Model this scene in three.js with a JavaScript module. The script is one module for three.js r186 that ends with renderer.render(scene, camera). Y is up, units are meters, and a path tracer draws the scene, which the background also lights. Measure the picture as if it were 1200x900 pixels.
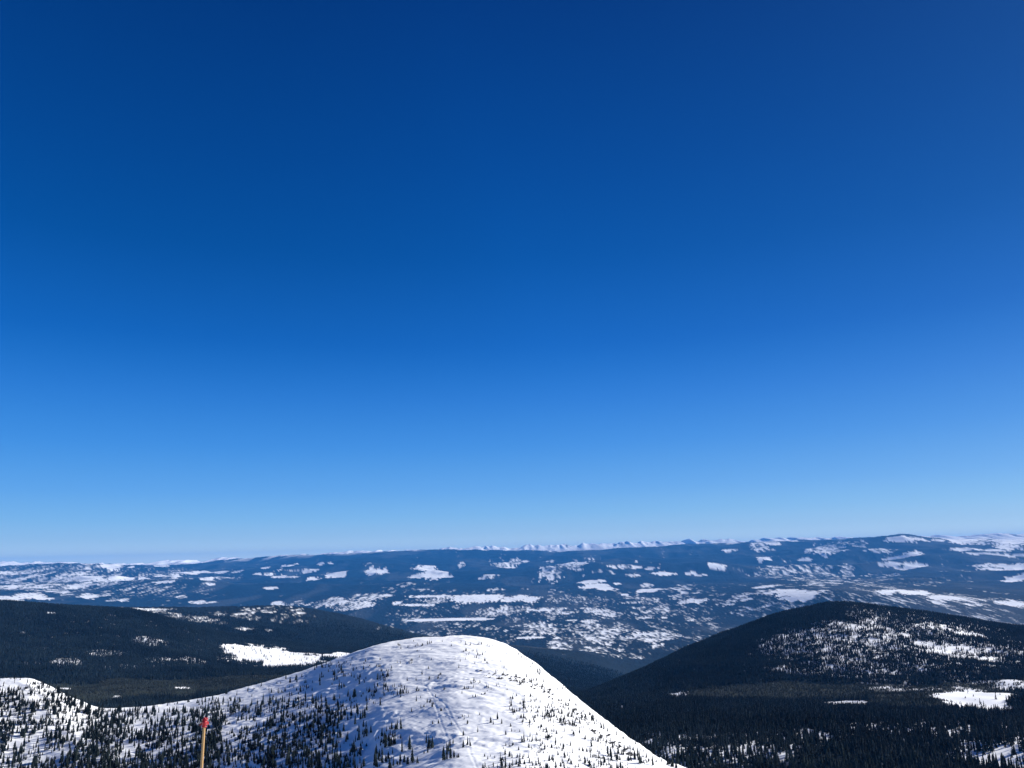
import * as THREE from 'three';
import { mergeGeometries } from 'three/addons/utils/BufferGeometryUtils.js';

// ------------------------------------------------------------------ camera, sky, sun, exposure
const W = 1200, H = 900, F = 903, D2R = Math.PI / 180;          // the photograph's own size and focal length in its pixels
const EYE = new THREE.Vector3(0, 1.7, 0), PITCH = 12.6 * D2R, ROLL = -1.4 * D2R;
const scene = new THREE.Scene();
const camera = new THREE.PerspectiveCamera(2 * Math.atan(H / 2 / F) / D2R, W / H, 0.5, 200000);
camera.position.copy(EYE);
camera.rotation.set(PITCH, 0, ROLL, 'YXZ');
camera.updateMatrixWorld();

const renderer = new THREE.WebGLRenderer({ antialias: true });
renderer.toneMapping = THREE.LinearToneMapping;
renderer.toneMappingExposure = 1.6;
renderer.shadowMap.enabled = true;

const SUN_AZ = 73 * D2R, SUN_EL = 25 * D2R;
const sunDir = new THREE.Vector3(Math.sin(SUN_AZ) * Math.cos(SUN_EL), Math.sin(SUN_EL), -Math.cos(SUN_AZ) * Math.cos(SUN_EL));
const sun = new THREE.DirectionalLight(new THREE.Color(1.0, 0.965, 0.9), 5.0);
sun.name = 'sun';
sun.position.copy(sunDir).multiplyScalar(3000);
sun.castShadow = true;
Object.assign(sun.shadow.camera, { left: -1200, right: 1200, top: 1200, bottom: -1200, near: 1, far: 8000 });
sun.shadow.mapSize.set(4096, 4096);
scene.add(sun, sun.target);

const clamp = (x, a = 0, b = 1) => Math.min(b, Math.max(a, x));
const sm = (a, b, x) => { const t = clamp((x - a) / (b - a)); return t * t * (3 - 2 * t); };
const lin = (c) => { c /= 255; return c <= 0.04045 ? c / 12.92 : ((c + 0.055) / 1.055) ** 2.4; };
const SKY = [[0, 250, 262, 258], [0.8, 212, 238, 250], [1.7, 162, 204, 238], [3, 128, 187, 237], [4.8, 98, 168, 236], [8, 64, 145, 228], [11.5, 40, 124, 215], [15.5, 12, 102, 195], [21.8, 0, 84, 169], [28, 0, 72, 153], [39, 0, 54, 127], [60, 0, 40, 104], [90, 0, 36, 98]];
{
  const w = 1024, h = 512, a = new Float32Array(w * h * 4);
  for (let j = 0; j < h; j++) {
    const el = ((j + 0.5) / h - 0.5) * 180, e = Math.max(0, el);
    let k = 0; while (k < SKY.length - 2 && SKY[k + 1][0] <= e) k++;
    const t = Math.min(1, (e - SKY[k][0]) / (SKY[k + 1][0] - SKY[k][0]));
    const base = [1, 2, 3].map((c) => lin(SKY[k][c] + (SKY[k + 1][c] - SKY[k][c]) * t));
    for (let i = 0; i < w; i++) {
      const p = ((i + 0.5) / w - 0.5) * 2 * Math.PI, ce = Math.cos(el * D2R);
      const d = new THREE.Vector3(Math.cos(p) * ce, Math.sin(el * D2R), Math.sin(p) * ce);
      const g = Math.acos(Math.min(1, Math.max(-1, d.dot(sunDir)))) / D2R;
      const glow = 0.13 * Math.exp(-g / 15), low = 0.85 * Math.exp(-e / 5.5) * Math.exp(-g / 30);          // the sun's aureole
      const o = (j * w + i) * 4, x = 1 / 1.6, ray = 1 + Math.min(0, (1 + Math.cos(g * D2R) ** 2) / 1.17 - 1) * sm(2, 25, e);
      a[o] = (base[0] * ray + glow * 0.5 + low * 0.92) * x; a[o + 1] = (base[1] * ray + glow * 0.8 + low * 0.85) * x; a[o + 2] = (base[2] * ray + glow * 0.35 + low * 0.4) * x; a[o + 3] = 1;
    }
  }
  const t = new THREE.DataTexture(a, w, h, THREE.RGBAFormat, THREE.FloatType);
  t.mapping = THREE.EquirectangularReflectionMapping; t.magFilter = THREE.LinearFilter; t.needsUpdate = true;
  scene.background = t; scene.environment = t;
}
scene.fog = new THREE.FogExp2(new THREE.Color().setRGB(0.055, 0.365, 1.0), 1.5e-5);   // blue winter air

// ------------------------------------------------------------------ helpers
let seed = 20240217;
const rnd = () => { seed = (seed + 0x6D2B79F5) | 0; let t = Math.imul(seed ^ (seed >>> 15), 1 | seed); t = (t + Math.imul(t ^ (t >>> 7), 61 | t)) ^ t; return ((t ^ (t >>> 14)) >>> 0) / 4294967296; };
const hash = (i, j, s) => { let n = (Math.imul(i, 374761393) + Math.imul(j, 668265263) + Math.imul(s, 974634777)) | 0; n = Math.imul(n ^ (n >>> 13), 1274126177); n ^= n >>> 16; return (n >>> 0) / 4294967296; };
function noise(x, y, s = 0) {                                       // smooth value noise, -1 to 1
  const i = Math.floor(x), j = Math.floor(y), fx = x - i, fy = y - j, u = fx * fx * fx * (fx * (6 * fx - 15) + 10), v = fy * fy * fy * (fy * (6 * fy - 15) + 10);
  const a = hash(i, j, s), b = hash(i + 1, j, s), c = hash(i, j + 1, s), d = hash(i + 1, j + 1, s);
  return 2 * (a + (b - a) * u + (c - a) * v + (a - b - c + d) * u * v) - 1;
}
function fbm(x, y, s, o) { let f = 0, g = 1, n = 0; for (let k = 0; k < o; k++) { f += g * noise(x, y, s + k); n += g; g *= 0.5; const t = x; x = 1.6 * x - 1.2 * y + 3.7; y = 1.2 * t + 1.6 * y - 9.1; } return f / n; }
const ridged = (x, y, s, o) => { let f = 0, g = 1, n = 0; for (let k = 0; k < o; k++) { f += g * (1 - 2 * Math.abs(noise(x, y, s + k))); n += g; g *= 0.5; const t = x; x = 1.6 * x - 1.2 * y + 1.3; y = 1.2 * t + 1.6 * y + 5.2; } return f / n; };
const rayV = new THREE.Vector3();
function look(px, py) {                                             // picture point -> [bearing, slope of the sight line]
  rayV.set((px - W / 2) / F, (H / 2 - py) / F, -1).applyQuaternion(camera.quaternion);
  return [Math.atan2(rayV.x, -rayV.z), rayV.y / Math.hypot(rayV.x, rayV.z)];
}
const camInv = camera.quaternion.clone().invert();
function project(x, y, z) { const v = new THREE.Vector3(x, y, z).sub(EYE).applyQuaternion(camInv); return [W / 2 - F * v.x / v.z, H / 2 + F * v.y / v.z, -v.z]; }
function pchip(xs, ys) {                                            // monotone cubic through the points
  const n = xs.length, d = [], m = new Array(n).fill(0);
  for (let i = 0; i < n - 1; i++) d[i] = (ys[i + 1] - ys[i]) / (xs[i + 1] - xs[i]);
  for (let i = 1; i < n - 1; i++) if (d[i - 1] * d[i] > 0) { const h0 = xs[i] - xs[i - 1], h1 = xs[i + 1] - xs[i], w1 = 2 * h1 + h0, w2 = h1 + 2 * h0; m[i] = (w1 + w2) / (w1 / d[i - 1] + w2 / d[i]); }
  m[0] = d[0]; m[n - 1] = d[n - 2];
  return (x) => {
    if (x <= xs[0]) return ys[0]; if (x >= xs[n - 1]) return ys[n - 1];
    let i = 0; while (xs[i + 1] < x) i++;
    const h = xs[i + 1] - xs[i], t = (x - xs[i]) / h, t2 = t * t, t3 = t2 * t;
    return ys[i] * (2 * t3 - 3 * t2 + 1) + h * m[i] * (t3 - 2 * t2 + t) + ys[i + 1] * (3 * t2 - 2 * t3) + h * m[i + 1] * (t3 - t2);
  };
}

// ------------------------------------------------------------------ terrain: ridges and valleys as lines round the summit
// each line: control points [picture x, picture y, distance] or [picture x, null, distance, height]; rows = mesh rows up to the next line
const LINES = [
  { rows: 8, p: [[-400, null, 2, 0], [1600, null, 2, 0]] },
  { rows: 10, p: [[-400, null, 9, -2.1], [1600, null, 9, -2.1]] },
  { rows: 14, p: [[-400, null, 60, -25], [1600, null, 60, -25]] },
  { rows: 24, p: [[-400, null, 230, -92], [0, null, 230, -92], [600, null, 220, -88], [1600, null, 220, -96]] },
  // lower edge of what is seen of the knoll
  { rows: 105, p: [[-400, 925, 720], [0, 915, 690], [120, 915, 625], [240, 915, 560], [330, 915, 500], [400, 915, 447], [450, 915, 408], [500, 915, 375], [550, 915, 355], [600, 915, 352], [700, 922, 375], [790, 938, 395], [900, 985, 370], [1200, 1060, 330], [1600, 1100, 330]] },
  // across the middle of its face
  { rows: 125, p: [[-400, 850, 860], [0, 848, 840], [60, 850, 810], [120, 864, 750], [240, 853, 705], [330, 838, 665], [400, 826, 620], [460, 815, 580], [500, 810, 565], [540, 806, 545], [570, 806, 538], [600, 809, 530], [660, 836, 495], [720, 878, 450], [790, 918, 420], [900, 975, 390], [1200, 1045, 350], [1600, 1090, 350]] },
  // crest of the knoll and of the spur to its side
  { rows: 22, p: [[-400, 760, 1020], [-60, 792, 1010], [0, 797, 1000], [30, 796, 985], [60, 807, 960], [90, 824, 930], [120, 833, 905], [170, 829, 885], [250, 817, 862], [300, 804, 845], [340, 792, 828], [400, 770, 795], [450, 755, 775], [500, 747.5, 762], [540, 746.5, 752], [580, 753, 740], [620, 774, 700], [660, 805, 650], [700, 835, 590], [740, 864, 530], [790, 902, 455], [900, 965, 410], [1200, 1035, 370], [1600, 1080, 370]] },
  // gully behind
  { rows: 26, p: [[-400, null, 1550, -450], [0, null, 1550, -440], [300, null, 1550, -450], [560, null, 1500, -460], [700, null, 1050, -380], [800, null, 800, -300], [1000, null, 720, -275], [1200, null, 680, -265], [1600, null, 680, -265]] },
  // near edge of the forested benches
  { rows: 78, p: [[-400, 835, 2300], [0, 836, 2300], [120, 836, 2300], [250, 826, 2400], [340, 806, 2600], [480, 812, 2700], [600, 822, 2500], [700, 868, 1500], [800, 904, 1080], [1000, 905, 1130], [1200, 906, 1130], [1600, 906, 1130]] },
  { rows: 26, p: [[-400, 802, 3300], [0, 800, 3300], [150, 797, 3300], [300, 791, 3400], [400, 784, 3600], [560, 800, 3700], [640, 815, 3000], [700, 838, 2000], [800, 831, 1900], [1000, 829, 1950], [1200, 833, 2000], [1600, 833, 2000]] },
  { rows: 80, p: [[-400, 750, 4200], [0, 752, 4200], [150, 757, 4200], [300, 779, 4000], [400, 779, 4100], [560, 788, 4200], [640, 806, 3400], [700, 823, 2350], [800, 813, 2400], [1000, 803, 2500], [1200, 801, 2600], [1600, 801, 2600]] },
  // crests of the two forested hills
  { rows: 12, p: [[-400, 690, 5000], [-100, 703, 5000], [0, 707, 5000], [80, 712, 5000], [155, 716, 5000], [220, 735, 4950], [290, 752, 4900], [400, 764, 4900], [480, 769, 4900], [560, 777, 4800], [620, 792, 4200], [690, 813, 3000], [760, 782, 3200], [850, 742, 3600], [930, 715.5, 3850], [985, 707, 4000], [1050, 712.5, 4100], [1120, 722.5, 4200], [1200, 735.5, 4300], [1600, 770, 4300]] },
  { rows: 30, p: [[-400, 712, 5900], [0, 722, 5900], [155, 722, 5800], [220, 736, 5700], [290, 747, 5700], [400, 757, 5800], [480, 762, 5900], [560, 772, 5800], [620, 786, 5600], [690, 805, 5000], [760, null, 5000, -830], [850, null, 5200, -850], [985, null, 5500, -900], [1200, null, 5600, -900], [1600, null, 5600, -900]] },
  // far shoulder with open snow, and the slope above the valley
  { rows: 30, p: [[-400, 712, 8500], [0, 714, 8500], [155, 712.5, 8500], [330, 711, 8500], [400, 720, 8300], [450, 733, 8000], [480, 741, 8000], [560, 754, 8000], [620, 759, 8300], [700, 771, 8800], [740, 782, 8800], [850, 790, 8800], [985, 790, 8800], [1200, 790, 8800], [1600, 790, 8800]] },
  { rows: 44, p: [[-400, null, 11500, -1250], [0, null, 11500, -1250], [330, null, 11500, -1260], [560, null, 11500, -1270], [700, null, 11500, -1280], [900, null, 11500, -1270], [1200, null, 11500, -1250], [1600, null, 11500, -1250]] },
  { rows: 50, p: [[-400, null, 15500, -1340], [0, null, 15500, -1340], [420, null, 15500, -1350], [700, null, 15500, -1350], [820, null, 15200, -1330], [930, null, 14600, -1240], [1050, null, 14200, -1180], [1200, null, 14000, -1180], [1600, null, 14000, -1180]] },
  { rows: 54, p: [[-400, 712, 23000], [0, 708, 23000], [300, 707, 23000], [420, 701, 22500], [600, 699, 22500], [740, 698, 22500], [830, 696, 21000], [910, 693, 19000], [985, 690, 18000], [1100, 697, 17200], [1200, 703, 17000], [1600, 704, 17000]] },
  { rows: 56, p: [[-400, 680, 33000], [0, 684, 33000], [300, 680, 33000], [600, 670, 33000], [700, 662, 34000], [800, 664, 33000], [1000, 672, 30000], [1200, 680, 28000], [1600, 680, 28000]] },
  // main far skyline
  { rows: 10, p: [[-400, 674, 50000], [0, 667, 50000], [110, 663, 50000], [200, 661.5, 50000], [300, 656, 50000], [340, 652.5, 49000], [420, 649, 48000], [500, 647, 48000], [560, 646, 48000], [620, 645.5, 47000], [660, 648, 47000], [720, 646, 47000], [800, 639.5, 46000], [860, 637.5, 45000], [900, 636, 44000], [960, 634, 43000], [1010, 632, 42000], [1040, 630, 41000], [1060, 627.5, 41000], [1090, 630, 41000], [1120, 631, 41000], [1160, 630, 41000], [1200, 631, 41000], [1600, 626, 41000]] },
  { rows: 24, p: [[-400, 680, 54000], [0, 671, 54000], [300, 662, 54000], [600, 653, 53000], [900, 644, 50000], [1200, 638, 48000], [1600, 632, 48000]] },
  // snow peaks behind it
  { rows: 6, p: [[-400, 667, 60000], [0, 659.5, 60000], [60, 660, 60000], [120, 661, 60000], [190, 659, 60000], [212, 655, 60000], [235, 658.5, 60000], [270, 654, 60000], [310, 654.5, 60000], [350, 651, 59000], [420, 647, 59000], [480, 646, 59000], [560, 641.5, 58000], [620, 640, 58000], [680, 637.5, 58000], [740, 636, 57000], [800, 634.5, 57000], [840, 633, 56000], [880, 632.5, 56000], [960, 631.5, 55000], [1040, 629.5, 54000], [1120, 628.5, 54000], [1200, 627, 54000], [1600, 621, 54000]] },
  { rows: 0, p: [[-400, null, 66000, -1500], [1600, null, 66000, -1500]] },
];
const NL = LINES.length;
for (const L of LINES) {
  const th = [], rs = [], hs = [];
  for (const [px, py, r, h] of L.p) { const [a, s] = look(px, py ?? 640); th.push(a); rs.push(r); hs.push(py === null ? h : EYE.y + r * s); }
  L.r = pchip(th, rs); L.h = pchip(th, hs);
}
const TH = [];                                                      // bearings of the mesh columns
for (let a = -52; a < -36.5; a += 0.4) TH.push(a * D2R);
for (let k = 0; k <= 960; k++) TH.push((-36.5 + 73 * k / 960) * D2R);
for (let a = 36.9; a <= 52; a += 0.4) TH.push(a * D2R);
const NC = TH.length, START = [];
let NR = 0; for (const L of LINES) { START.push(NR); NR += L.rows; } NR += 1;
const X = new Float32Array(NC * NR), Y = new Float32Array(NC * NR), Z = new Float32Array(NC * NR), R = new Float32Array(NC * NR), V = new Float32Array(NC * NR);   // V: line number + fraction
for (let c = 0; c < NC; c++) {
  const th = TH[c], rk = LINES.map((L) => L.r(th)), hk = LINES.map((L) => L.h(th)), f = pchip(rk, hk), s = Math.sin(th), k = Math.cos(th);
  for (let j = 0, q = 0; j < NL; j++) {
    const n = j === NL - 1 ? 1 : LINES[j].rows;
    for (let i = 0; i < n; i++, q++) {
      const r = j === NL - 1 ? rk[j] : rk[j] * (rk[j + 1] / rk[j]) ** (i / n), o = q * NC + c;
      R[o] = r; X[o] = r * s; Z[o] = -r * k; Y[o] = f(r); V[o] = j + i / n;
    }
  }
}
// natural relief
function relief() {
  for (let o = 0; o < X.length; o++) {
    const x = X[o], z = Z[o], r = R[o], v = V[o]; let d = 0;
    if (r < 1400) {                                                 // wind-worked snow
      const w = sm(12, 60, r) * (1 - sm(1000, 1400, r));
      const wx = x * 0.82 + z * 0.57, wz = -x * 0.57 + z * 0.82;    // drifts lie along the wind
      d += w * (3.0 * fbm(x / 90, z / 90, 11, 3) + 0.7 * ridged(wx / 46, wz / 22, 13, 2) + 0.5 * fbm(wx / 24, wz / 11, 17, 3) + 0.2 * noise(wx / 7, wz / 3, 23) + 0.12 * noise(x / 2.2, z / 2.2, 29));
      const lump = noise(x / 4.2, z / 4.2, 31) * 0.6 + noise(x / 30, z / 30, 37) * 0.5;   // buried shrubs
      d += w * 1.3 * Math.max(0, lump - 0.42);
    }
    if (v > 7) {
      const m = sm(7, 8, v) * (1 - sm(13.5, 15, v));
      d += m * (22 * fbm(x / 620, z / 620, 41, 4) + 5 * noise(x / 90, z / 90, 47)) * (1 - 0.5 * sm(10.4, 11, v) * (1 - sm(11, 11.6, v)));
      if (v > 13) {
        const g = sm(13, 14.5, v), valley = sm(13.3, 14, v) * (1 - sm(15.6, 16.6, v)), fr = sm(16, 17, v) * (1 - sm(19, 19.6, v)), top = sm(19.3, 20, v);
        d += valley * (45 * fbm(x / 1500, z / 1500, 53, 4)) * g;
        d += fr * (1 - 0.55 * sm(17.5, 18, v) * (1 - sm(18, 18.5, v))) * (270 * fbm(x / 5200, z / 5200, 59, 4) + 130 * ridged(x / 2300, z / 2300, 67, 3));
        d += fr * 30 * fbm(x / 700, z / 700, 71, 2);
        d += fr * (1 - 0.75 * sm(17.4, 18, v)) * 190 * ridged((x + 0.3 * z) / 13000, (z - 0.25 * x) / 5600, 83, 2);        // ranges one behind the other
        d += top * (210 * ridged(x / 1050, z / 6000, 73, 4) - 50 + 70 * noise(x / 420, z / 2500, 79));
      }
    }
    Y[o] += d;
  }
}
relief();

function colOf(th) { let a = 0, b = NC - 1; while (b - a > 1) { const m = (a + b) >> 1; if (TH[m] <= th) a = m; else b = m; } return [a, clamp((th - TH[a]) / (TH[a + 1] - TH[a]))]; }
function rowOf(c, r) { let a = 0, b = NR - 1; while (b - a > 1) { const m = (a + b) >> 1; if (R[m * NC + c] <= r) a = m; else b = m; } return [a, clamp((r - R[a * NC + c]) / (R[(a + 1) * NC + c] - R[a * NC + c]))]; }
function groundAt(x, z) {
  const th = Math.atan2(x, -z), r = Math.hypot(x, z), [c, f] = colOf(th);
  const h = (k) => { const [q, g] = rowOf(k, r); return Y[q * NC + k] * (1 - g) + Y[(q + 1) * NC + k] * g; };
  return h(c) * (1 - f) + h(c + 1) * f;
}
function hit(px, py, from = 0) {                                    // where the sight line through a picture point meets the ground
  const [th, s] = look(px, py), [c] = colOf(th);
  for (let q = START[from]; q < NR - 1; q++) {
    const o = q * NC + c, e0 = (Y[o] - EYE.y) / R[o], e1 = (Y[o + NC] - EYE.y) / R[o + NC];
    if (e1 >= s) { const t = e0 >= s ? 0 : clamp((s - e0) / (e1 - e0)); const r = R[o] + (R[o + NC] - R[o]) * t; return { x: r * Math.sin(th), z: -r * Math.cos(th), r, th }; }
  }
  return null;
}
// ski tracks pressed into the knoll's face
{
  const T = [[[514, 838], [518, 850], [523, 862], [529, 875]], [[525, 831], [530, 842], [536, 852]], [[505, 812], [509, 824], [514, 838]], [[452, 868], [456, 876], [462, 886]], [[446, 872], [450, 880], [452, 892]], [[470, 780], [458, 795], [448, 812]], [[500, 775], [496, 800], [506, 815], [525, 831]], [[536, 852], [548, 866], [552, 885], [560, 903]]];
  for (const line of T) {
    const pts = line.map(([a, b]) => hit(a, b, 3)).filter(Boolean);
    for (let k = 0; k < pts.length - 1; k++) {
      const a = pts[k], b = pts[k + 1], lx = b.x - a.x, lz = b.z - a.z, ll = lx * lx + lz * lz, c0 = colOf(Math.min(a.th, b.th) - 0.006)[0], c1 = colOf(Math.max(a.th, b.th) + 0.006)[0];
      for (let q = START[4]; q < START[6]; q++) for (let c = c0; c <= c1; c++) {
        const o = q * NC + c, t = ((X[o] - a.x) * lx + (Z[o] - a.z) * lz) / ll; if (t < 0 || t >= 1) continue;
        const wob = 0.8 * Math.sin(t * 9 + k), d = Math.hypot(X[o] - a.x - lx * t, Z[o] - a.z - lz * t) + wob * 0.3;
        if (Math.abs(d) < 3) Y[o] += 0.04 * Math.exp(-(((d - 1.0) / 0.5) ** 2)) - 0.085 * Math.exp(-((d / 0.5) ** 2));
      }
    }
  }
}
// how high the sight line must pass to clear everything nearer
const HOR = new Float32Array(NC * NR);
for (let c = 0; c < NC; c++) { let m = -9; for (let q = 0; q < NR; q++) { const o = q * NC + c; HOR[o] = m; m = Math.max(m, (Y[o] - EYE.y) / R[o]); } }
function seen(x, y, z) { const th = Math.atan2(x, -z), r = Math.hypot(x, z), [c] = colOf(th), [q] = rowOf(c, r); return (y - EYE.y) / r > HOR[q * NC + c]; }

// ------------------------------------------------------------------ open snow in the forest: [picture x, y, half width, half height, share of snow]
const CLEAR = [                                                     // on the two near hills, where single trees stand
  [318, 769, 52, 12, 1], [288, 764, 26, 8, 0.85], [352, 776, 34, 5, 1], [400, 767.5, 14, 3.5, 1], [384, 768, 5, 2, 0.8],
  [78, 775, 13, 6, 0.3], [125, 764, 20, 4, 0.28], [178, 750, 16, 5, 0.33], [195, 776, 26, 5, 0.32], [140, 782, 16, 3, 0.28], [220, 776, 16, 5, 0.35], [75, 807, 7, 1.2, 0.8], [137, 817, 4, 2, 0.7], [215, 806, 8, 1.2, 0.5], [60, 718, 4, 1, 0.4],
  [1144, 820, 34, 11, 0.95], [1120, 817, 12, 5, 0.95], [1165, 826, 16, 4, 0.9], [985, 825, 28, 3.4, 1], [1010, 828, 14, 1.5, 0.6], [1150, 868, 40, 11, 0.5], [1125, 862, 22, 8, 0.45], [1190, 888, 16, 14, 0.4], [1060, 858, 80, 16, 0.4], [1195, 855, 20, 12, 0.35],
  [1010, 738, 60, 12, 0.45], [970, 748, 50, 18, 0.41], [1060, 745, 60, 14, 0.4], [1085, 760, 60, 8, 0.52], [1125, 766, 46, 8, 0.68], [1160, 772, 34, 6, 0.52], [1112, 737, 34, 5, 0.56], [1125, 741, 20, 3, 0.72], [990, 766, 40, 10, 0.43], [1035, 765, 40, 10, 0.43], [925, 755, 40, 15, 0.31], [1010, 784, 80, 11, 0.34], [1185, 764, 24, 14, 0.34], [1080, 718, 70, 6, 0.31], [1150, 745, 60, 10, 0.31], [1190, 802, 14, 6, 0.5],
  [795, 812, 11, 4, 0.8], [730, 829, 4, 2, 0.7], [850, 872, 90, 18, 0.4], [755, 868, 30, 14, 0.45], [920, 866, 70, 12, 0.42], [800, 868, 40, 8, 0.45],
];
const OLIVE = [[190, 806, 130, 11], [60, 815, 90, 12], [290, 797, 60, 5], [1000, 814, 170, 9], [1180, 806, 60, 6], [1080, 822, 60, 4]];
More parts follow.
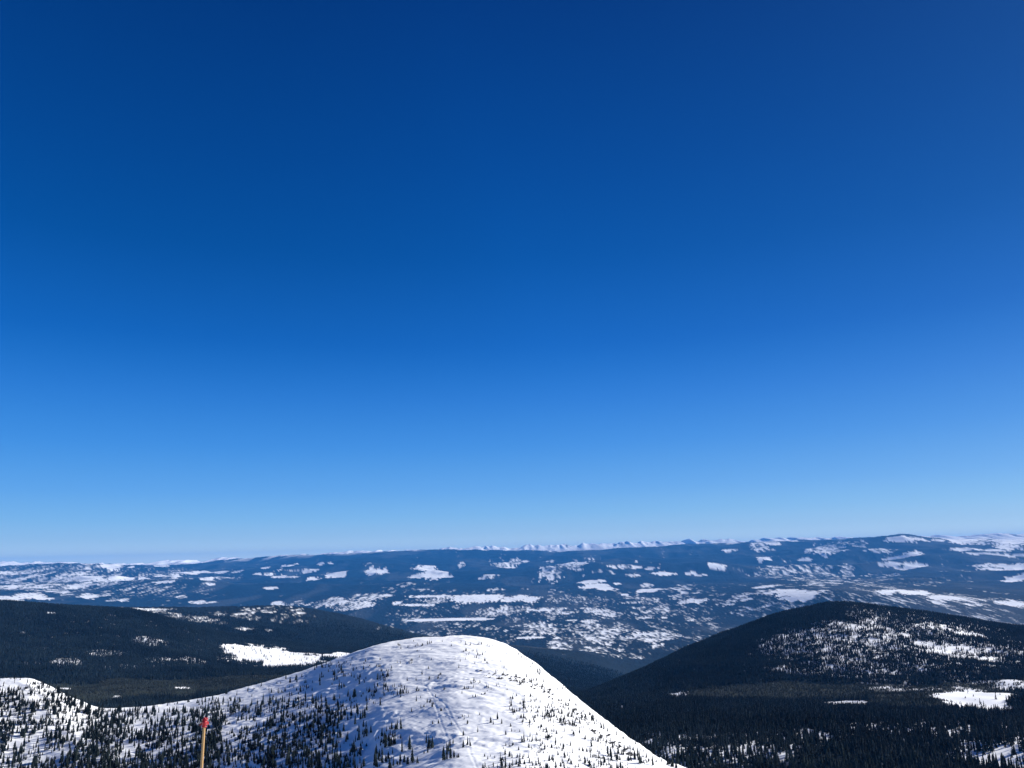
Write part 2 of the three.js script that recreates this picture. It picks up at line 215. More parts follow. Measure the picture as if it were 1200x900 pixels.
const FARSNOW = [
  [180, 716, 22, 3.5, .75], [200, 722, 18, 3.5, .6], [235, 727, 25, 3.5, .6], [270, 720, 30, 2.5, .45], [300, 716, 20, 3.5, .5], [330, 713, 20, 2.2, .45], [290, 737, 15, 1.8, .75], [315, 739, 7, 1.2, .6], [320, 726, 40, 3.5, .4], [350, 721, 20, 3, .35], [137, 712.3, 10, 1, .9], [160, 717, 8, 2.5, .9],
  [20, 672, 20, 2, .8], [60, 676, 20, 2, .6], [95, 673, 15, 2, .8], [102, 677, 18, 3, .95], [60, 680, 25, 3, .65], [10, 683, 15, 3, .65], [8, 690, 8, 4, .8], [45, 690, 20, 4, .75], [35, 697, 14, 4, .85], [10, 702, 12, 3, .9], [50, 701, 12, 2, .9], [70, 692, 8, 2, .8], [98, 686, 14, 1.8, .9], [85, 698, 14, 2, .6], [104, 698, 10, 4, .9], [120, 697, 8, 2, .6], [133, 685, 8, 2.5, .5], [145, 676, 14, 3, .9], [168, 678, 6, 2.5, 1], [175, 673, 12, 1.3, .6], [190, 676, 9, 1.3, .9], [192, 682, 10, 1.4, 1], [190, 664, 8, 1.3, 1], [132, 662.5, 9, 1.6, 1], [155, 665, 4, 1.3, 1], [103, 667, 4, 1.1, .9], [135, 703, 12, 2, .4], [145, 704, 5, 1.3, .9], [193, 704, 5, 1.3, .6],
  [220, 671, 13, 1.3, 1], [240, 670, 14, 1.3, 1], [260, 670, 8, 1.1, 1], [278, 670, 8, 1.1, .9], [205, 676, 6, 1.8, 1], [243, 677, 8, 1.3, .9], [260, 676, 9, 1.1, .7], [270, 678, 10, 1.1, .6], [248, 685, 5, 1.1, 1], [213, 700, 5, 2, .5], [233, 706, 9, 1.8, .7], [248, 706, 8, 1.1, .6], [311, 665.5, 7, 1.2, 1], [333, 664, 3, .9, 1], [341, 663, 5, .9, 1], [348, 661, 3, .9, 1], [340, 669, 13, 1.3, .5], [365, 668, 9, 1.8, 1], [376, 661, 4, 1.8, 1], [388, 660.5, 4, 1.8, 1], [302, 673, 5, 1.2, 1], [316, 674, 6, 1.1, .9], [327, 675, 9, 2.2, 1], [340, 676, 9, 1.1, 1], [368, 679, 8, 1.6, 1], [391, 672, 13, 2.8, 1], [318, 689, 9, 1.7, 1], [331, 699, 4, 1.1, .4], [375, 708, 12, 3, .6], [390, 704, 12, 5, .75], [325, 709, 7, 1.2, 1], [345, 708, 10, 2.5, .5],
  [440, 670, 12, 3.6, 1], [400, 672, 3, 1.8, 1], [498, 667, 14, 2.6, 1], [510, 670, 14, 2.6, 1], [493, 675, 14, 2.4, 1], [517, 676, 11, 1.7, 1], [430, 661, 6, 1.8, .35], [540, 660, 4, 3.6, .5], [476, 684, 10, 1.8, .5], [450, 690, 10, 1.8, .4], [500, 692, 14, 1.3, .55], [430, 700, 18, 4.5, .75], [415, 708, 20, 4.5, .75], [405, 712, 15, 4, .75], [450, 698, 8, 1.3, .9], [465, 707, 6, 2.6, .95], [500, 699, 28, 1.5, .9], [490, 709, 22, 1.3, .9], [515, 704, 16, 3.6, .7], [545, 702, 25, 4.6, .95], [575, 701, 18, 4.6, .95], [595, 703, 12, 3, .9], [573, 675, 12, 2.2, .8], [588, 663, 14, 2.6, .75], [597, 661, 10, 1.8, .75], [580, 691, 12, 1.8, .5], [540, 733, 25, 3, .45], [575, 718, 20, 6, .55], [590, 715, 14, 4, .6], [575, 736, 14, 3, .55], [480, 721, 10, 1.1, .5],
  [605, 659, 8, 3.6, .8], [615, 658, 6, .9, 1], [648, 665, 16, 2.6, .8], [670, 661, 20, 2.6, .85], [680, 656, 12, 2.2, .6], [640, 670, 14, 1.8, .5], [675, 664, 10, 1.8, .8], [645, 657, 5, 1.2, .5], [610, 700, 12, 4, .95], [622, 702, 12, 4, .9], [648, 704, 10, 3, .5], [600, 715, 20, 6, .55], [640, 714, 25, 2.2, .8], [660, 718, 20, 1.8, .8], [690, 682, 15, 1.8, 1], [700, 687, 18, 3.2, 1], [712, 690, 14, 2.8, 1], [722, 684, 6, 1.8, 1], [685, 689, 10, 1.8, 1], [725, 665, 10, 1.8, .7], [735, 663, 8, 1.8, .6], [747, 659, 4, 1.4, .8], [750, 665, 8, 1.8, .9], [760, 667, 10, 1.8, .9], [780, 672, 17, 2.2, 1], [700, 671, 20, 3, .3], [740, 674, 8, 1.4, .6], [757, 687, 8, 2, .6], [755, 692, 12, 2.2, .9], [765, 693, 5, 1.4, 1], [780, 690, 14, .9, .8], [732, 697, 4, 1.4, 1], [795, 688, 5, 4, .65], [797, 700, 8, 4, .65], [735, 706, 16, 1.4, .7], [765, 702, 10, 1.8, .6], [685, 715, 14, 3.6, .75], [705, 717, 10, 2.8, .7], [720, 721, 12, 2.8, .7], [750, 712, 8, 2.8, .55], [770, 715, 12, 3.6, .55], [756, 724, 7, 1.1, .9], [778, 724, 4, 1.1, .9], [645, 683, 4, 3, .45], [615, 690, 6, 1.4, .5], [620, 733, 20, 4, .7], [650, 735, 25, 4, .7], [680, 733, 18, 4.5, .65], [725, 735, 14, 4, .55], [690, 728, 10, 1.8, .8], [670, 727, 8, 1.1, .9], [640, 738, 40, 4.5, .7], [700, 740, 40, 5.5, .65], [690, 750, 40, 5.5, .7], [740, 750, 40, 7, .7], [770, 747, 25, 5.5, .75], [780, 742, 20, 4.5, .6], [655, 758, 16, 4.5, .7], [700, 762, 25, 3.6, .75], [730, 768, 20, 3, .45], [620, 747.5, 15, 1.3, .95],
  [810, 672, 9, 2.6, 1], [822, 674, 10, 1.4, 1], [841, 663, 9, 3.4, 1], [857, 644.5, 8, 1.5, .8], [898, 644, 8, 1.4, .45], [896, 653.5, 8, 1.4, 1], [806, 687, 8, 2.8, .6], [803, 695, 5, 2.8, .8], [812, 695, 8, 1.1, .6], [805, 705, 10, 2.8, .9], [818, 705, 6, 2.8, .9], [826, 703, 4, 1.8, .9], [865, 700, 12, 4.4, .75], [875, 702.5, 8, 1.4, .9], [880, 695, 22, 1.8, .75], [897, 687.5, 12, 1.6, .95], [915, 693, 22, 1.8, .95], [930, 695, 18, 2.8, 1], [940, 698, 18, 3.6, 1], [945, 702, 8, 2.8, 1], [918, 701, 6, 1.8, .9], [955, 694, 12, 1.8, .9], [897, 711, 6, 1.2, .9], [842, 710, 10, 2.8, .5], [870, 718, 15, 4, .45], [808, 726, 5, 1.8, .6], [840, 724, 10, 1.8, .5], [843, 696.5, 12, .9, .5],
  [925, 674, 30, 9, .5], [965, 678, 22, 8, .5], [945, 668, 30, 7, .36], [930, 676, 15, 6, .6], [945, 655.5, 8, 2.3, .85], [993, 673, 6, 4.5, .6], [842, 636.5, 8, 1.8, .95], [970, 642, 20, 6, .8], [985, 638, 12, 4, .6], [890, 637, 10, 1.6, .8], [905, 637, 8, 1.6, .9],
  [1008, 638, 8, 5, .6], [1055, 631, 18, 3.4, 1], [1075, 632, 15, 2.6, .9], [1098, 633, 8, 1.8, .9], [1125, 632, 14, 2.4, 1], [1145, 632, 10, 1.4, .8], [1183, 633, 14, 3.4, .95], [1036, 644.5, 14, 1.8, .65], [1055, 653, 20, 1.7, 1], [1070, 651, 9, 3.2, 1], [1044, 661, 12, 2.7, 1], [1072, 663, 12, 2.7, 1], [1065, 666.5, 11, 1.7, 1], [1086, 663, 1.6, 1.4, 1], [1135, 644, 13, 1.6, 1], [1160, 645, 18, 1.3, 1], [1160, 649, 20, 1.3, 1], [1195, 650, 8, .9, 1], [1167, 667, 14, 1.4, 1], [1180, 664, 20, 2.6, 1], [1195, 667, 10, 1.8, 1], [1185, 680, 13, 2.6, 1], [1198, 677, 8, 2.6, 1], [1035, 680, 25, 7, .33], [1075, 681, 20, 4.5, .33], [1105, 676, 6, 9, .13], [1130, 680, 6, 7, .13], [1015, 691.5, 14, .9, .5], [1040, 693, 14, 1.8, 1], [1065, 694, 20, 2.7, 1], [1080, 695, 8, 2.7, 1], [1105, 700, 16, 2.7, 1], [1100, 705, 7, 3.4, .9], [1140, 702, 22, 2.7, .7], [1141, 709, 7, 1.7, .9], [1185, 707, 20, 3, 1], [1130, 698, 25, 1.8, .4], [1165, 701, 15, 1.4, .5],
];
function toGround(list, from) {                                     // patches as places on the ground with a size in metres
  const out = [];
  for (const [px, py, rx, ry, a] of list) {
    const c = hit(px, py, from); if (!c) continue;
    const up = hit(px, py - ry, from), dn = hit(px, py + ry, from), across = rx * c.r / F;
    const depth = clamp(((up ? up.r : c.r * 1.03) - (dn ? dn.r : c.r * 0.97)) / 2, across * 0.25, across * 4 + ry * c.r / F * 14);
    out.push({ x: c.x, z: c.z, th: c.th, r: c.r, s: Math.sin(c.th), k: Math.cos(c.th), w: across, d: depth, a: a ?? 1 });
  }
  return out;
}
const clearAt = [...toGround(CLEAR, 7), ...toGround(FARSNOW.slice(0, 12).map(([a, b, c, d, e]) => [a, b, c, d * 1.1, Math.min(0.8, e)]), 12)], oliveAt = toGround(OLIVE, 7), farAt = toGround(FARSNOW, 12);
const lake = toGround([[528, 725.5, 50, 1.6, 1]], 12);
function inPatch(p, x, z) {                                         // 1 at the middle, 0 on the edge, below 0 outside
  const dx = x - p.x, dz = z - p.z, t = (dx * p.k + dz * p.s) / p.w, n = (dx * p.s - dz * p.k) / p.d;
  return 1 - Math.sqrt(t * t + n * n);
}
function openShare(x, z) {                                          // share of open snow on the near hills, 0 to 1
  let a = 0;
  const e = 0.5 * fbm(x / 90, z / 90, 201, 3) + 0.2 * noise(x / 24, z / 24, 207);
  for (const p of clearAt) { if (Math.abs(x - p.x) > p.w * 2 + p.d * 2 || Math.abs(z - p.z) > p.w * 2 + p.d * 2) continue; const d = inPatch(p, x, z); if (d > -0.6) a = Math.max(a, p.a * sm(-0.12, 0.22, d + e * 0.7)); }
  return a;
}
function oliveShare(x, z) { let a = 0; const e = 0.5 * fbm(x / 160, z / 160, 211, 2); for (const p of oliveAt) a = Math.max(a, sm(-0.05, 0.15, inPatch(p, x, z) + e * 0.5)); return a; }

// ------------------------------------------------------------------ ground colours (what lies there: snow, conifers too far to tell apart, litter)
const SNOW = [0.89, 0.9, 0.915], WOOD = [0.009, 0.015, 0.02], LITTER = [0.014, 0.02, 0.026], YOUNG = [0.034, 0.039, 0.034], ROCK = [0.13, 0.125, 0.12];
const C = new Float32Array(NC * NR * 3), OPEN = new Float32Array(NC * NR);
{
  const reach = farAt.map((p) => Math.atan2(p.w * 1.9, p.r));
  const byCol = TH.map((th) => farAt.filter((p, i) => Math.abs(th - p.th) < reach[i]));
  for (let q = 0; q < NR; q++) for (let c = 0; c < NC; c++) {
    const o = q * NC + c, x = X[o], z = Z[o], r = R[o], v = V[o];
    let s = 1, dark = WOOD;
    if (v > 6.9 && v <= 12) {
      const a = openShare(x, z), ol = oliveShare(x, z); OPEN[o] = a;
      s = a > 0.02 ? sm(0.08, 0.32, a) : 0.0;
      dark = ol > 0 ? LITTER.map((k, i) => k + (YOUNG[i] - k) * ol) : LITTER;
      const gap = noise(x / 26, z / 26, 221); s = Math.max(s, 0.35 * sm(0.76, 0.92, gap) * (1 - ol));
      if (v < 7.6) s = Math.max(s, 1 - sm(6.95, 7.5, v));
    } else if (v > 12) {
      const g = v < 13.6 ? 30 : v < 16 ? 42 : 88;                 // grain of the far woods, in metres
      const n1 = 0.5 + 0.5 * fbm(x / g, z / (g * 6), 231, 3), n2 = fbm(x / (g * 7), z / (g * 32), 241, 4), n3 = fbm(x / 2600, z / 2600, 251, 3);
      let a = 0;
      const u = clamp((n1 - 0.2) / 0.6), fine = noise(x / (g * 0.6), z / (g * 3), 261);
      for (const p of byCol[c]) { if (Math.abs(r - p.r) > p.d * 1.9 + p.w) continue; const d = inPatch(p, x, z); if (d < -0.8) continue; a = Math.max(a, p.a * (p.a < 0.85 ? 0.74 + 0.55 * n2 : 1) * sm(-0.02, 0.2, d + 0.5 * n2 + 0.45 * (u - 0.5) + 0.14 * fine)); }
      const valley = sm(13.4, 14.2, v) * (1 - sm(15.8, 16.6, v)) * sm(-0.24, -0.1, TH[c]);
      a = Math.max(a, valley * (0.14 + 0.42 * n2 + 0.12 * n3));
      const left = sm(16, 16.6, v) * (1 - sm(17.4, 18, v)) * (1 - sm(-0.5, -0.3, TH[c]));
      a = Math.max(a, left * (0.3 + 0.5 * n2));
      a = Math.max(a, 0.3 * (n2 - 0.3));
      s = a < 0.03 ? 0 : sm(1 - a - 0.28, 1 - a + 0.28, 0.02 + 0.8 * u + 0.14 * fine);
      if (a > 0.85) s = Math.max(s, sm(0.85, 0.97, a) * (0.86 + 0.14 * u));
      if (v > 19.2) s = Math.max(s, sm(19.2, 19.6, v) * sm(-0.95, -0.45, n2 + 0.5 * (u - 0.5)));      // high peaks: snow and bare rock
      else if (v > 17.7) s = Math.max(s, sm(17.8, 18, v) * sm(0.02, 0.25, n2 + 0.2 * n3 + 0.3 * (u - 0.5)));
      for (const p of lake) if (inPatch(p, x, z) > 0) s = 1;
      const k = 0.8 + 0.4 * n1 + 0.25 * n3; const stand = 0.03 * sm(0.08, 0.4, fbm(x / 900, z / 3200, 271, 3));        // paler stands: young growth, burns, bare larch
      dark = (v > 19.2 ? ROCK : WOOD).map((w) => w * k + (v > 13 ? stand : 0));
    }
    for (let i = 0; i < 3; i++) C[o * 3 + i] = dark[i] + (SNOW[i] - dark[i]) * s;
    if (v > 12 && v < 19 && s < 0.5) Y[o] += (v < 14 ? 7 : 11) * hash(c, q, 7);      // rough tops of far woods
  }
}
console.log('ground', NC, NR, NC * NR * 2);

// normals over the whole sheet, so that pieces of it join without a seam
const N = new Float32Array(NC * NR * 3);
{
  const a = new THREE.Vector3(), b = new THREE.Vector3();
  for (let q = 0; q < NR; q++) for (let c = 0; c < NC; c++) {
    const o = q * NC + c, l = c ? o - 1 : o, r = c < NC - 1 ? o + 1 : o, u = q < NR - 1 ? o + NC : o, d = q ? o - NC : o;
    a.set(X[r] - X[l], Y[r] - Y[l], Z[r] - Z[l]); b.set(X[u] - X[d], Y[u] - Y[d], Z[u] - Z[d]);
    a.cross(b).normalize(); if (a.y < 0) a.negate(); N[o * 3] = a.x; N[o * 3 + 1] = a.y; N[o * 3 + 2] = a.z;
  }
}
const groundMat = new THREE.MeshPhysicalMaterial({ vertexColors: true, roughness: 0.95, metalness: 0, specularIntensity: 0.08 });
groundMat.name = 'snow and woods';
function sheet(name, label, category, q0, q1, c0 = 0, c1 = NC - 1) {
  const nc = c1 - c0 + 1, nr = q1 - q0 + 1, p = new Float32Array(nc * nr * 3), n = new Float32Array(nc * nr * 3), k = new Float32Array(nc * nr * 3), ix = new Uint32Array((nc - 1) * (nr - 1) * 6);
  for (let q = 0, i = 0; q < nr; q++) for (let c = 0; c < nc; c++, i += 3) {
    const o = (q0 + q) * NC + c0 + c;
    p[i] = X[o]; p[i + 1] = Y[o]; p[i + 2] = Z[o];
    for (let m = 0; m < 3; m++) { n[i + m] = N[o * 3 + m]; k[i + m] = C[o * 3 + m]; }
  }
  for (let q = 0, i = 0; q < nr - 1; q++) for (let c = 0; c < nc - 1; c++) { const a = q * nc + c, b = a + nc; ix[i++] = a; ix[i++] = a + 1; ix[i++] = b; ix[i++] = a + 1; ix[i++] = b + 1; ix[i++] = b; }
  const g = new THREE.BufferGeometry();
  g.setAttribute('position', new THREE.BufferAttribute(p, 3)); g.setAttribute('normal', new THREE.BufferAttribute(n, 3)); g.setAttribute('color', new THREE.BufferAttribute(k, 3)); g.setIndex(new THREE.BufferAttribute(ix, 1));
  const m = new THREE.Mesh(g, groundMat); m.name = name; m.castShadow = m.receiveShadow = true;
  m.userData = { label, category, kind: 'structure' }; scene.add(m); return m;
}
const cV = colOf(look(694, 815)[0])[0];
sheet('foreground_slope', 'steep snow slope falling away below the viewpoint', 'snow slope', 0, START[3]);
sheet('snow_knoll', 'rounded snow-covered knoll dotted with dark firs', 'snow hill', START[3], START[7]);
sheet('forested_hill', 'dark forested hill with a white clearcut on its shoulder', 'hill', START[7], START[13], 0, cV);
sheet('forested_hill_001', 'dark forested dome with speckled snow on its upper side', 'hill', START[7], START[13], cV, NC - 1);
sheet('valley_floor', 'broad valley floor with white fields, a frozen lake and dark woods', 'valley', START[13], START[16]);
sheet('far_mountains', 'long blue forested mountain range with white clearcuts', 'mountains', START[16], START[19]);
sheet('distant_snow_peaks', 'thin line of white snow peaks on the horizon', 'mountains', START[19], NR - 1);

// ------------------------------------------------------------------ conifers
const barkMat = new THREE.MeshStandardMaterial({ color: new THREE.Color().setRGB(0.07, 0.055, 0.045), roughness: 1 });
const leafMat = new THREE.MeshPhysicalMaterial({ specularIntensity: 0.15, color: new THREE.Color().setRGB(0.022, 0.031, 0.03), roughness: 0.95, side: THREE.DoubleSide });
const forestMat = new THREE.MeshPhysicalMaterial({ specularIntensity: 0.15, color: 0xffffff, roughness: 0.95, side: THREE.DoubleSide });
function crownGeo(tiers, arms, radius, ragged, lean = 0) {          // height 1; tiers of drooping boughs round the stem
  const pos = [], idx = [];
  for (let t = 0; t < tiers; t++) {
    const u = t / tiers, y = 0.07 + 0.86 * u ** 0.92, top = Math.min(1, y + 0.3 * (1 - 0.6 * u)), R0 = radius * (1 - u) ** 0.85 * (0.8 + 0.4 * rnd()) + 0.012, b = pos.length / 3, off = rnd() * 6.28, lx = lean * y * y;
    pos.push(lx + lean * 0.2 * (top - y), top, 0);
    for (let k = 0; k < arms * 2; k++) { const a = off + Math.PI * k / arms + (rnd() - 0.5) * 0.5, tip = k % 2 === 0, q = tip ? R0 * (1 - ragged * rnd()) : R0 * (0.42 + 0.2 * rnd()); pos.push(lx + Math.cos(a) * q, y + (tip ? -0.025 - 0.02 * rnd() : 0.03), Math.sin(a) * q); }
    for (let k = 0; k < arms * 2; k++) idx.push(b, b + 1 + (k + 1) % (arms * 2), b + 1 + k);
  }
  const g = new THREE.BufferGeometry(); g.setAttribute('position', new THREE.Float32BufferAttribute(pos, 3)); g.setIndex(idx);
  const f = g.toNonIndexed(); f.computeVertexNormals(); return f;
}
function trunkGeo(r = 0.02, h = 0.9) { const g = new THREE.CylinderGeometry(0.003, r, h + 0.12, 6, 1); g.translate(0, h / 2 - 0.06, 0); return g; }
const KINDS = [
  ['tall slender', crownGeo(10, 6, 0.15, 0.5), trunkGeo(0.016)],
  ['narrow spired', crownGeo(9, 6, 0.2, 0.45), trunkGeo(0.018)],
  ['broad bushy', crownGeo(8, 7, 0.27, 0.5), trunkGeo(0.022)],
  ['ragged leaning', crownGeo(8, 6, 0.2, 0.65, 0.1), trunkGeo(0.02)],
];
const names = {};
function numbered(n) { const k = names[n] = (names[n] ?? -1) + 1; return k ? `${n}_${String(k).padStart(3, '0')}` : n; }
const protos = KINDS.map(([, cg, tg]) => {
  const t = new THREE.Group();
  for (const [n, g, m] of [['trunk', tg, barkMat], ['crown', cg, leafMat]]) { const k = new THREE.Mesh(g, m); k.name = n; k.castShadow = k.receiveShadow = true; t.add(k); }
  return t;
});
function tree(name, kind, label, group, x, z, h, w = 1) {
  const t = protos[kind].clone(); t.name = numbered(name); scene.add(t);
  t.position.set(x, groundAt(x, z) - 0.02 * h, z); t.rotation.y = rnd() * 6.28; t.scale.set(h * w, h, h * w);
  t.userData = { label, category: 'tree', group }; return t;
}
const plain = [mergeGeometries([KINDS[0][1], trunkGeo(0.016).toNonIndexed()].map((g) => { const k = g.clone(); k.deleteAttribute('uv'); return k; })), mergeGeometries([KINDS[2][1], trunkGeo(0.02).toNonIndexed()].map((g) => { const k = g.clone(); k.deleteAttribute('uv'); return k; }))];
const cheap = [crownGeo(5, 4, 0.17, 0.5), crownGeo(4, 4, 0.24, 0.45)];
function mass(name, label, category, list, shapes) {                // woods nobody could count: one object
  const g = new THREE.Group(); g.name = name; g.userData = { label, category, kind: 'stuff' }; scene.add(g);
  const m4 = new THREE.Matrix4(), qq = new THREE.Quaternion(), up = new THREE.Vector3(0, 1, 0), col = new THREE.Color();
  shapes.forEach((s, i) => {
    const part = list.filter((_, k) => k % shapes.length === i), im = new THREE.InstancedMesh(s, forestMat, part.length);
    part.forEach((t, k) => {
      m4.compose(new THREE.Vector3(t.x, t.y, t.z), qq.setFromAxisAngle(up, rnd() * 6.28), new THREE.Vector3(t.h * t.w, t.h, t.h * t.w)); im.setMatrixAt(k, m4);
      const b = (0.65 + 0.7 * rnd()) * (1 + 0.45 * noise(t.x / 260, t.z / 260, 611) + 0.3 * noise(t.x / 70, t.z / 70, 613)), ol = t.olive ?? 0; im.setColorAt(k, col.setRGB((0.011 + 0.017 * ol) * b, (0.018 + 0.016 * ol) * b, (0.023 + 0.006 * ol) * b));
    });
    im.name = 'conifers'; im.castShadow = im.receiveShadow = true; im.userData = { kind: 'stuff' }; g.add(im);
  });
}

// firs on the knoll: how many there are per picture area, by place
const TREES = [];
const STANDS = [                                                    // [x0, y0, x1, y1, trees, height from, to (m)]
  [-30, 812, 140, 910, 1250, 3, 8.8], [-30, 800, 120, 850, 420, 2.5, 6.5], [100, 832, 260, 910, 1150, 3, 8.2], [230, 820, 400, 910, 1050, 2.2, 7], [330, 775, 470, 905, 460, 2, 6], [380, 830, 470, 905, 90, 3.5, 7.5], [600, 758, 720, 850, 120, 1.2, 3.2], [620, 775, 800, 908, 420, 0.9, 2.6],  [420, 745, 600, 758, 30, 1.2, 2.6],
  [400, 750, 560, 830, 130, 1.6, 4], [440, 800, 600, 905, 60, 2, 5], [440, 870, 530, 905, 30, 4, 7.5], [540, 750, 660, 850, 220, 1.2, 3.2], [560, 820, 700, 905, 260, 1.3, 3.6], [620, 780, 790, 905, 420, 1.2, 3.8], [700, 850, 810, 910, 130, 2, 6], [40, 800, 330, 838, 160, 2.5, 6.5], [-20, 792, 60, 815, 80, 2.5, 5.5],
];
const knollTop = START[6];
function onKnoll(px, py) { const p = hit(px, py, 3); if (!p) return null; const [c] = colOf(p.th); return p.r < R[knollTop * NC + c] * 1.012 ? p : null; }
for (const [x0, y0, x1, y1, n, h0, h1] of STANDS) for (let k = 0; k < n; k++) {
  const px = x0 + (x1 - x0) * rnd(), py = y0 + (y1 - y0) * rnd(), p = onKnoll(px, py); if (!p) continue;
  if (px < 430 ? noise(p.x / 22, p.z / 30, 301) + 1.1 * (rnd() - 0.5) < -0.6 : noise(p.x / 15, p.z / 22, 303) + 0.4 * noise(p.x / 5, p.z / 7, 307) + 0.5 * (rnd() - 0.5) < 0.02) continue;
  const u = rnd() ** 1.4, h = h0 + (h1 - h0) * u; TREES.push({ x: p.x, z: p.z, h, px, py });
  for (let m = rnd() < 0.4 ? 1 + Math.floor(rnd() * 3) : 0; m > 0; m--) TREES.push({ x: p.x + (rnd() - 0.5) * 4.5, z: p.z + (rnd() - 0.5) * 4.5, h: h * (0.35 + 0.55 * rnd()), px, py });
}
for (const [px, py, h] of [[421, 802, 6.5], [415, 818, 7], [410, 822, 6], [408, 815, 5], [488, 822, 4.2], [472, 812, 3.5], [480, 879, 8], [471, 882, 8], [439, 893, 7.5], [543, 862, 3], [548, 873, 4.5], [543, 876, 4], [583, 843, 4.2], [575, 847, 3.4], [578, 849, 3], [588, 848, 3], [560, 858, 3.5], [614, 830, 4.5], [619, 829, 3.6], [624, 778, 2.6], [632, 785, 3], [648, 825, 3.4], [614, 866, 4.2], [693, 875, 5], [660, 878, 4.4], [724, 888, 4.4], [750, 895, 7], [765, 897, 6], [708, 893, 3]]) {
  const p = onKnoll(px, py); if (p) TREES.push({ x: p.x, z: p.z, h, px, py });
}
TREES.forEach((t) => { t.big = t.h / Math.hypot(t.x, t.z); t.kind = t.h < 3 ? (rnd() < 0.6 ? 2 : 3) : Math.floor(rnd() * 3.6); t.kind = Math.min(3, t.kind); });
TREES.sort((a, b) => b.big - a.big);
const firPlaces = [
  [(t) => t.px < 250, 'on the lower snow slope behind the red-topped stake'],
  [(t) => t.px < 430, 'on the shaded shoulder of the snow knoll'],
  [(t) => t.px < 600, 'on the open ski-tracked face of the snow knoll'],
  [() => true, 'on the bright sunlit flank of the snow knoll'],
];
TREES.slice(0, 300).forEach((t) => {
  let near = 99; for (const o of TREES) if (o !== t) near = Math.min(near, Math.hypot(o.x - t.x, o.z - t.z));
  const where = firPlaces.find(([f]) => f(t))[1], look_ = (near < 1.3 ? 'crowded ' : near > 4 ? 'lone ' : '') + KINDS[t.kind][0];
  tree('fir_tree', t.kind, `${look_} dark fir ${where}`, `${look_} firs ${where}`, t.x, t.z, t.h, 0.65 + 0.35 * rnd());
});
mass('small_firs', 'many small firs and fir saplings scattered over the snow knoll', 'trees', TREES.slice(300).map((t) => ({ x: t.x, y: groundAt(t.x, t.z) - 0.1, z: t.z, h: t.h, w: (t.h < 2.6 ? 1.0 : 0.7) + 0.5 * rnd() })), plain);

// woods of the two hills
function scatter(th0, th1, r0, r1, perHa, fn) {
  const n = Math.round(0.5 * (th1 - th0) * (r1 * r1 - r0 * r0) / 10000 * perHa), out = [];
  for (let k = 0; k < n; k++) {
    const th = th0 + (th1 - th0) * rnd(), r = Math.sqrt(r0 * r0 + (r1 * r1 - r0 * r0) * rnd()), x = r * Math.sin(th), z = -r * Math.cos(th), t = fn(x, z, r, th);
    if (t) { t.y = groundAt(x, z) - 0.4; if (seen(x, t.y + t.h * 1.05, z)) out.push(t); }
  }
  return out;
}
const thV = TH[cV], EDGE = 35.5 * D2R;
function wood(h0, h1, w0) {
  return (x, z) => {
    const a = openShare(x, z), clump = 0.5 + 0.3 * noise(x / 13, z / 13, 401) + 0.2 * noise(x / 38, z / 38, 407) + 0.4 * (rnd() - 0.5);
    if (a > 0.9 ? rnd() < 0.985 : a > 0.02 && clump < a * 1.02) return null;
    const ol = oliveShare(x, z), k = ol > 0.5 ? 0.42 : 1;
    return { x, z, h: (h0 + (h1 - h0) * rnd() ** 1.3) * k, w: w0 + 0.35 * rnd() + (k < 1 ? 0.9 : 0), olive: ol };
  };
}
const bench = scatter(thV - 0.02, EDGE, 760, 2050, 420, wood(8, 18, 0.75));
bench.sort((a, b) => b.h / Math.hypot(b.x, b.z) - a.h / Math.hypot(a.x, a.z));
const shown = bench.filter((t) => { const [px, py] = project(t.x, t.y + t.h * 0.5, t.z); return px > 700 && px < 1200 && py < 899; });
const single = new Set(shown.slice(0, 160));
for (const t of single) { const k = rnd() < 0.6 ? 0 : 1; const at = openShare(t.x, t.z) > 0.08 ? 'beside a snow gap in the dark forest below the dome' : 'in the closed dark forest below the snow-speckled dome'; tree('spruce_tree', k, `${k ? 'full' : 'thin'} tall spruce ${at}`, `${k ? 'full' : 'thin'} tall spruces ${at}`, t.x, t.z, t.h, t.w); }
mass('bench_forest', 'dense dark spruce forest with snow gaps below the speckled dome', 'forest', bench.filter((t) => !single.has(t)), [plain[0], cheap[0], cheap[1]]);
mass('dome_forest', 'forest of far spruces over the snow-speckled dome', 'forest', scatter(thV - 0.02, EDGE, 2050, 4600, 300, wood(9, 17, 0.85)), cheap);
mass('shoulder_forest', 'dark forest over the hill with the white clearcut', 'forest', [...scatter(-EDGE, thV + 0.01, 1900, 7600, 210, wood(10, 18, 1.0)), ...scatter(thV + 0.01, thV + 0.11, 4500, 7600, 210, wood(10, 18, 1.0))].filter((t) => Math.hypot(t.x, t.z) < 5000 + 2600 * rnd() ** 1.5), cheap);


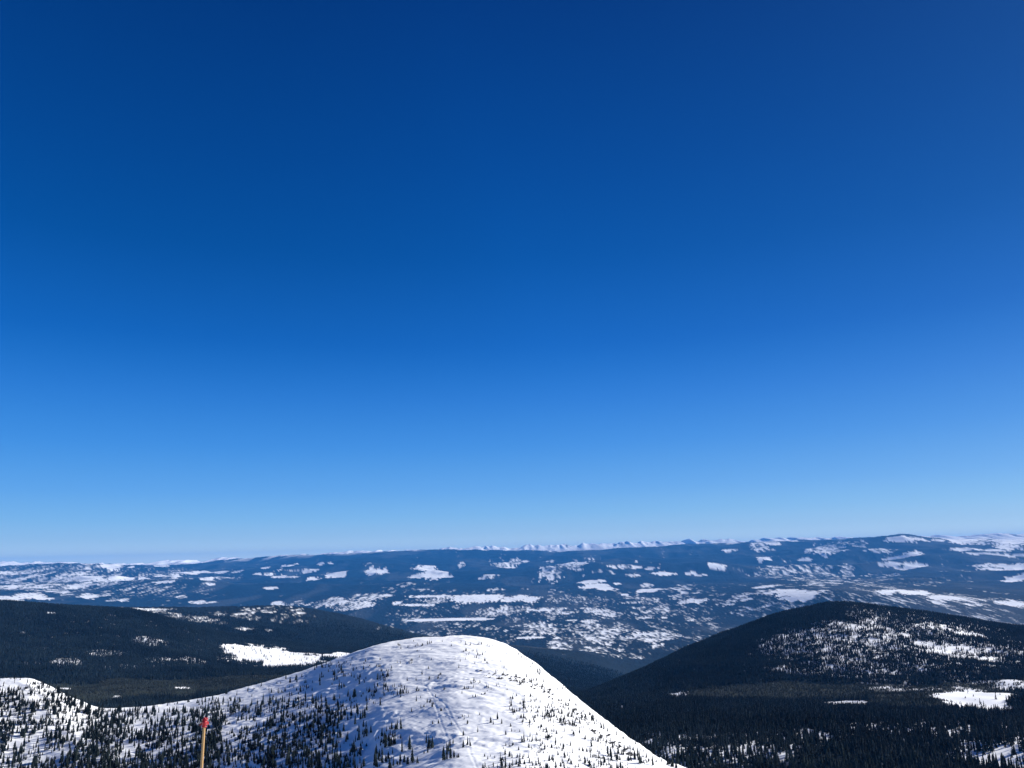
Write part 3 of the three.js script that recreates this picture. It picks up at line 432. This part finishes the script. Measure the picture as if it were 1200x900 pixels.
// ------------------------------------------------------------------ rocks breaking through the snow of the sunlit flank
const rockMat = new THREE.MeshPhysicalMaterial({ color: new THREE.Color().setRGB(0.05, 0.05, 0.054), roughness: 0.95, specularIntensity: 0.3, flatShading: true });
function rockGeo(k) {
  const g = new THREE.IcosahedronGeometry(1, 2), p = g.attributes.position;
  for (let i = 0; i < p.count; i++) { const x = p.getX(i), y = p.getY(i), z = p.getZ(i), f = 0.75 + 0.5 * noise(x * 1.4 + k * 9, y * 1.4 + z * 1.1, 500 + k) + 0.2 * noise(x * 4 + z * 3, y * 4, 510 + k); p.setXYZ(i, x * f, Math.max(-0.4, y * f), z * f); }
  g.computeVertexNormals(); return g;
}
const rockShapes = [0, 1, 2, 3].map(rockGeo);
const ROCKS = [];
for (const [x0, y0, x1, y1, n, a, b, where] of [[566, 789, 622, 800, 30, 0.4, 1.2, 'in the dark band high on the bright flank of the knoll'], [600, 797, 645, 812, 16, 0.4, 1.2, 'in the dark band high on the bright flank of the knoll'], [690, 852, 740, 884, 34, 0.4, 1.4, 'in the dark streak near the bottom of the bright flank'], [640, 812, 700, 850, 26, 0.35, 1.0, 'on the open snow of the bright flank of the knoll']])
  for (let k = 0; k < n; k++) { const u = (k + rnd()) / n, p = onKnoll(x0 + (x1 - x0) * u + 6 * (rnd() - 0.5), y0 + (y1 - y0) * u + 7 * (rnd() - 0.5)); if (p) ROCKS.push({ ...p, s: a + (b - a) * rnd(), where }); }
for (const t of ROCKS) {
  const m = new THREE.Mesh(rockShapes[Math.floor(rnd() * 4)], rockMat); m.name = numbered('rock_outcrop');
  m.position.set(t.x, groundAt(t.x, t.z) + 0.1 * t.s, t.z); m.rotation.y = 0.6 + rnd() * 0.7; m.scale.set(t.s * (1.3 + rnd()), t.s * (0.55 + 0.3 * rnd()), t.s * 0.75);
  m.castShadow = m.receiveShadow = true; m.userData = { label: `bare dark rock ${t.where}`, category: 'rock', group: `bare rocks ${t.where}` }; scene.add(m);
}

// ------------------------------------------------------------------ bamboo stake with red tape, a few steps down the slope
{
  const r = 9, [th, sTop] = look(239, 838), x = r * Math.sin(th), z = -r * Math.cos(th), y0 = groundAt(x, z) - 0.15, top = EYE.y + r * sTop - 0.015 - y0;
  const stake = new THREE.Group(); stake.name = 'marker_stake'; stake.position.set(x, y0, z); stake.rotation.z = -0.004;
  stake.userData = { label: 'thin tan bamboo stake with red tape wound round its tip', category: 'stake' }; scene.add(stake);
  const bamboo = new THREE.MeshPhysicalMaterial({ color: new THREE.Color().setRGB(0.4, 0.235, 0.09), roughness: 0.5 }), red = new THREE.MeshPhysicalMaterial({ color: new THREE.Color().setRGB(0.33, 0.01, 0.016), roughness: 0.4, side: THREE.DoubleSide });
  const put = (n, g, m, parent = stake) => { const k = new THREE.Mesh(g, m); k.name = n; k.castShadow = k.receiveShadow = true; parent.add(k); return k; };
  const prof = []; for (let i = 0; i <= 60; i++) { const u = i / 60, node = Math.abs(((u * top / 0.27) % 1) - 0.5); prof.push(new THREE.Vector2(0.0165 - 0.003 * u + (node > 0.46 ? 0.0022 : 0), u * (top - 0.03))); }
  put('bamboo_shaft', new THREE.LatheGeometry(prof, 14), bamboo);
  const tape = put('red_tape', mergeGeometries([0, 1, 2, 3].map((k) => { const g = new THREE.TorusGeometry(0.0175 + 0.003 * (k % 2), 0.0095, 7, 16); g.rotateX(Math.PI / 2 + 0.22 * (k % 2 ? 1 : -1)); g.translate(0.002 * k, top - 0.095 + 0.024 * k, 0.001 * k); return g; })), red);
  const tail = (a, len, drop) => { const sh = new THREE.PlaneGeometry(len, 0.028, 8, 1), p = sh.attributes.position; for (let i = 0; i < p.count; i++) { const u = (p.getX(i) + len / 2) / len; p.setXYZ(i, 0.02 + u * len, p.getY(i) - drop * u * u + 0.008 * Math.sin(u * 7), 0.012 * Math.sin(u * 5)); } sh.computeVertexNormals(); sh.rotateY(a); sh.translate(0, top - 0.05, 0); return sh; };
  put('tape_tail', tail(0.3, 0.022, 0.02), red, tape); put('tape_tail', tail(2.8, 0.026, 0.03), red, tape); put('tape_tail', tail(4.6, 0.03, 0.01), red, tape);
  const knot = new THREE.IcosahedronGeometry(0.018, 1); knot.scale(1.2, 1, 1); knot.translate(0.012, top - 0.05, 0.03); put('tape_knot', knot, red, tape);
  const tip = new THREE.SphereGeometry(0.0165, 12, 6, 0, 6.29, 0, 1.6); tip.translate(0, top - 0.022, 0); put('tape_cap', tip, red, tape);
}

renderer.render(scene, camera);
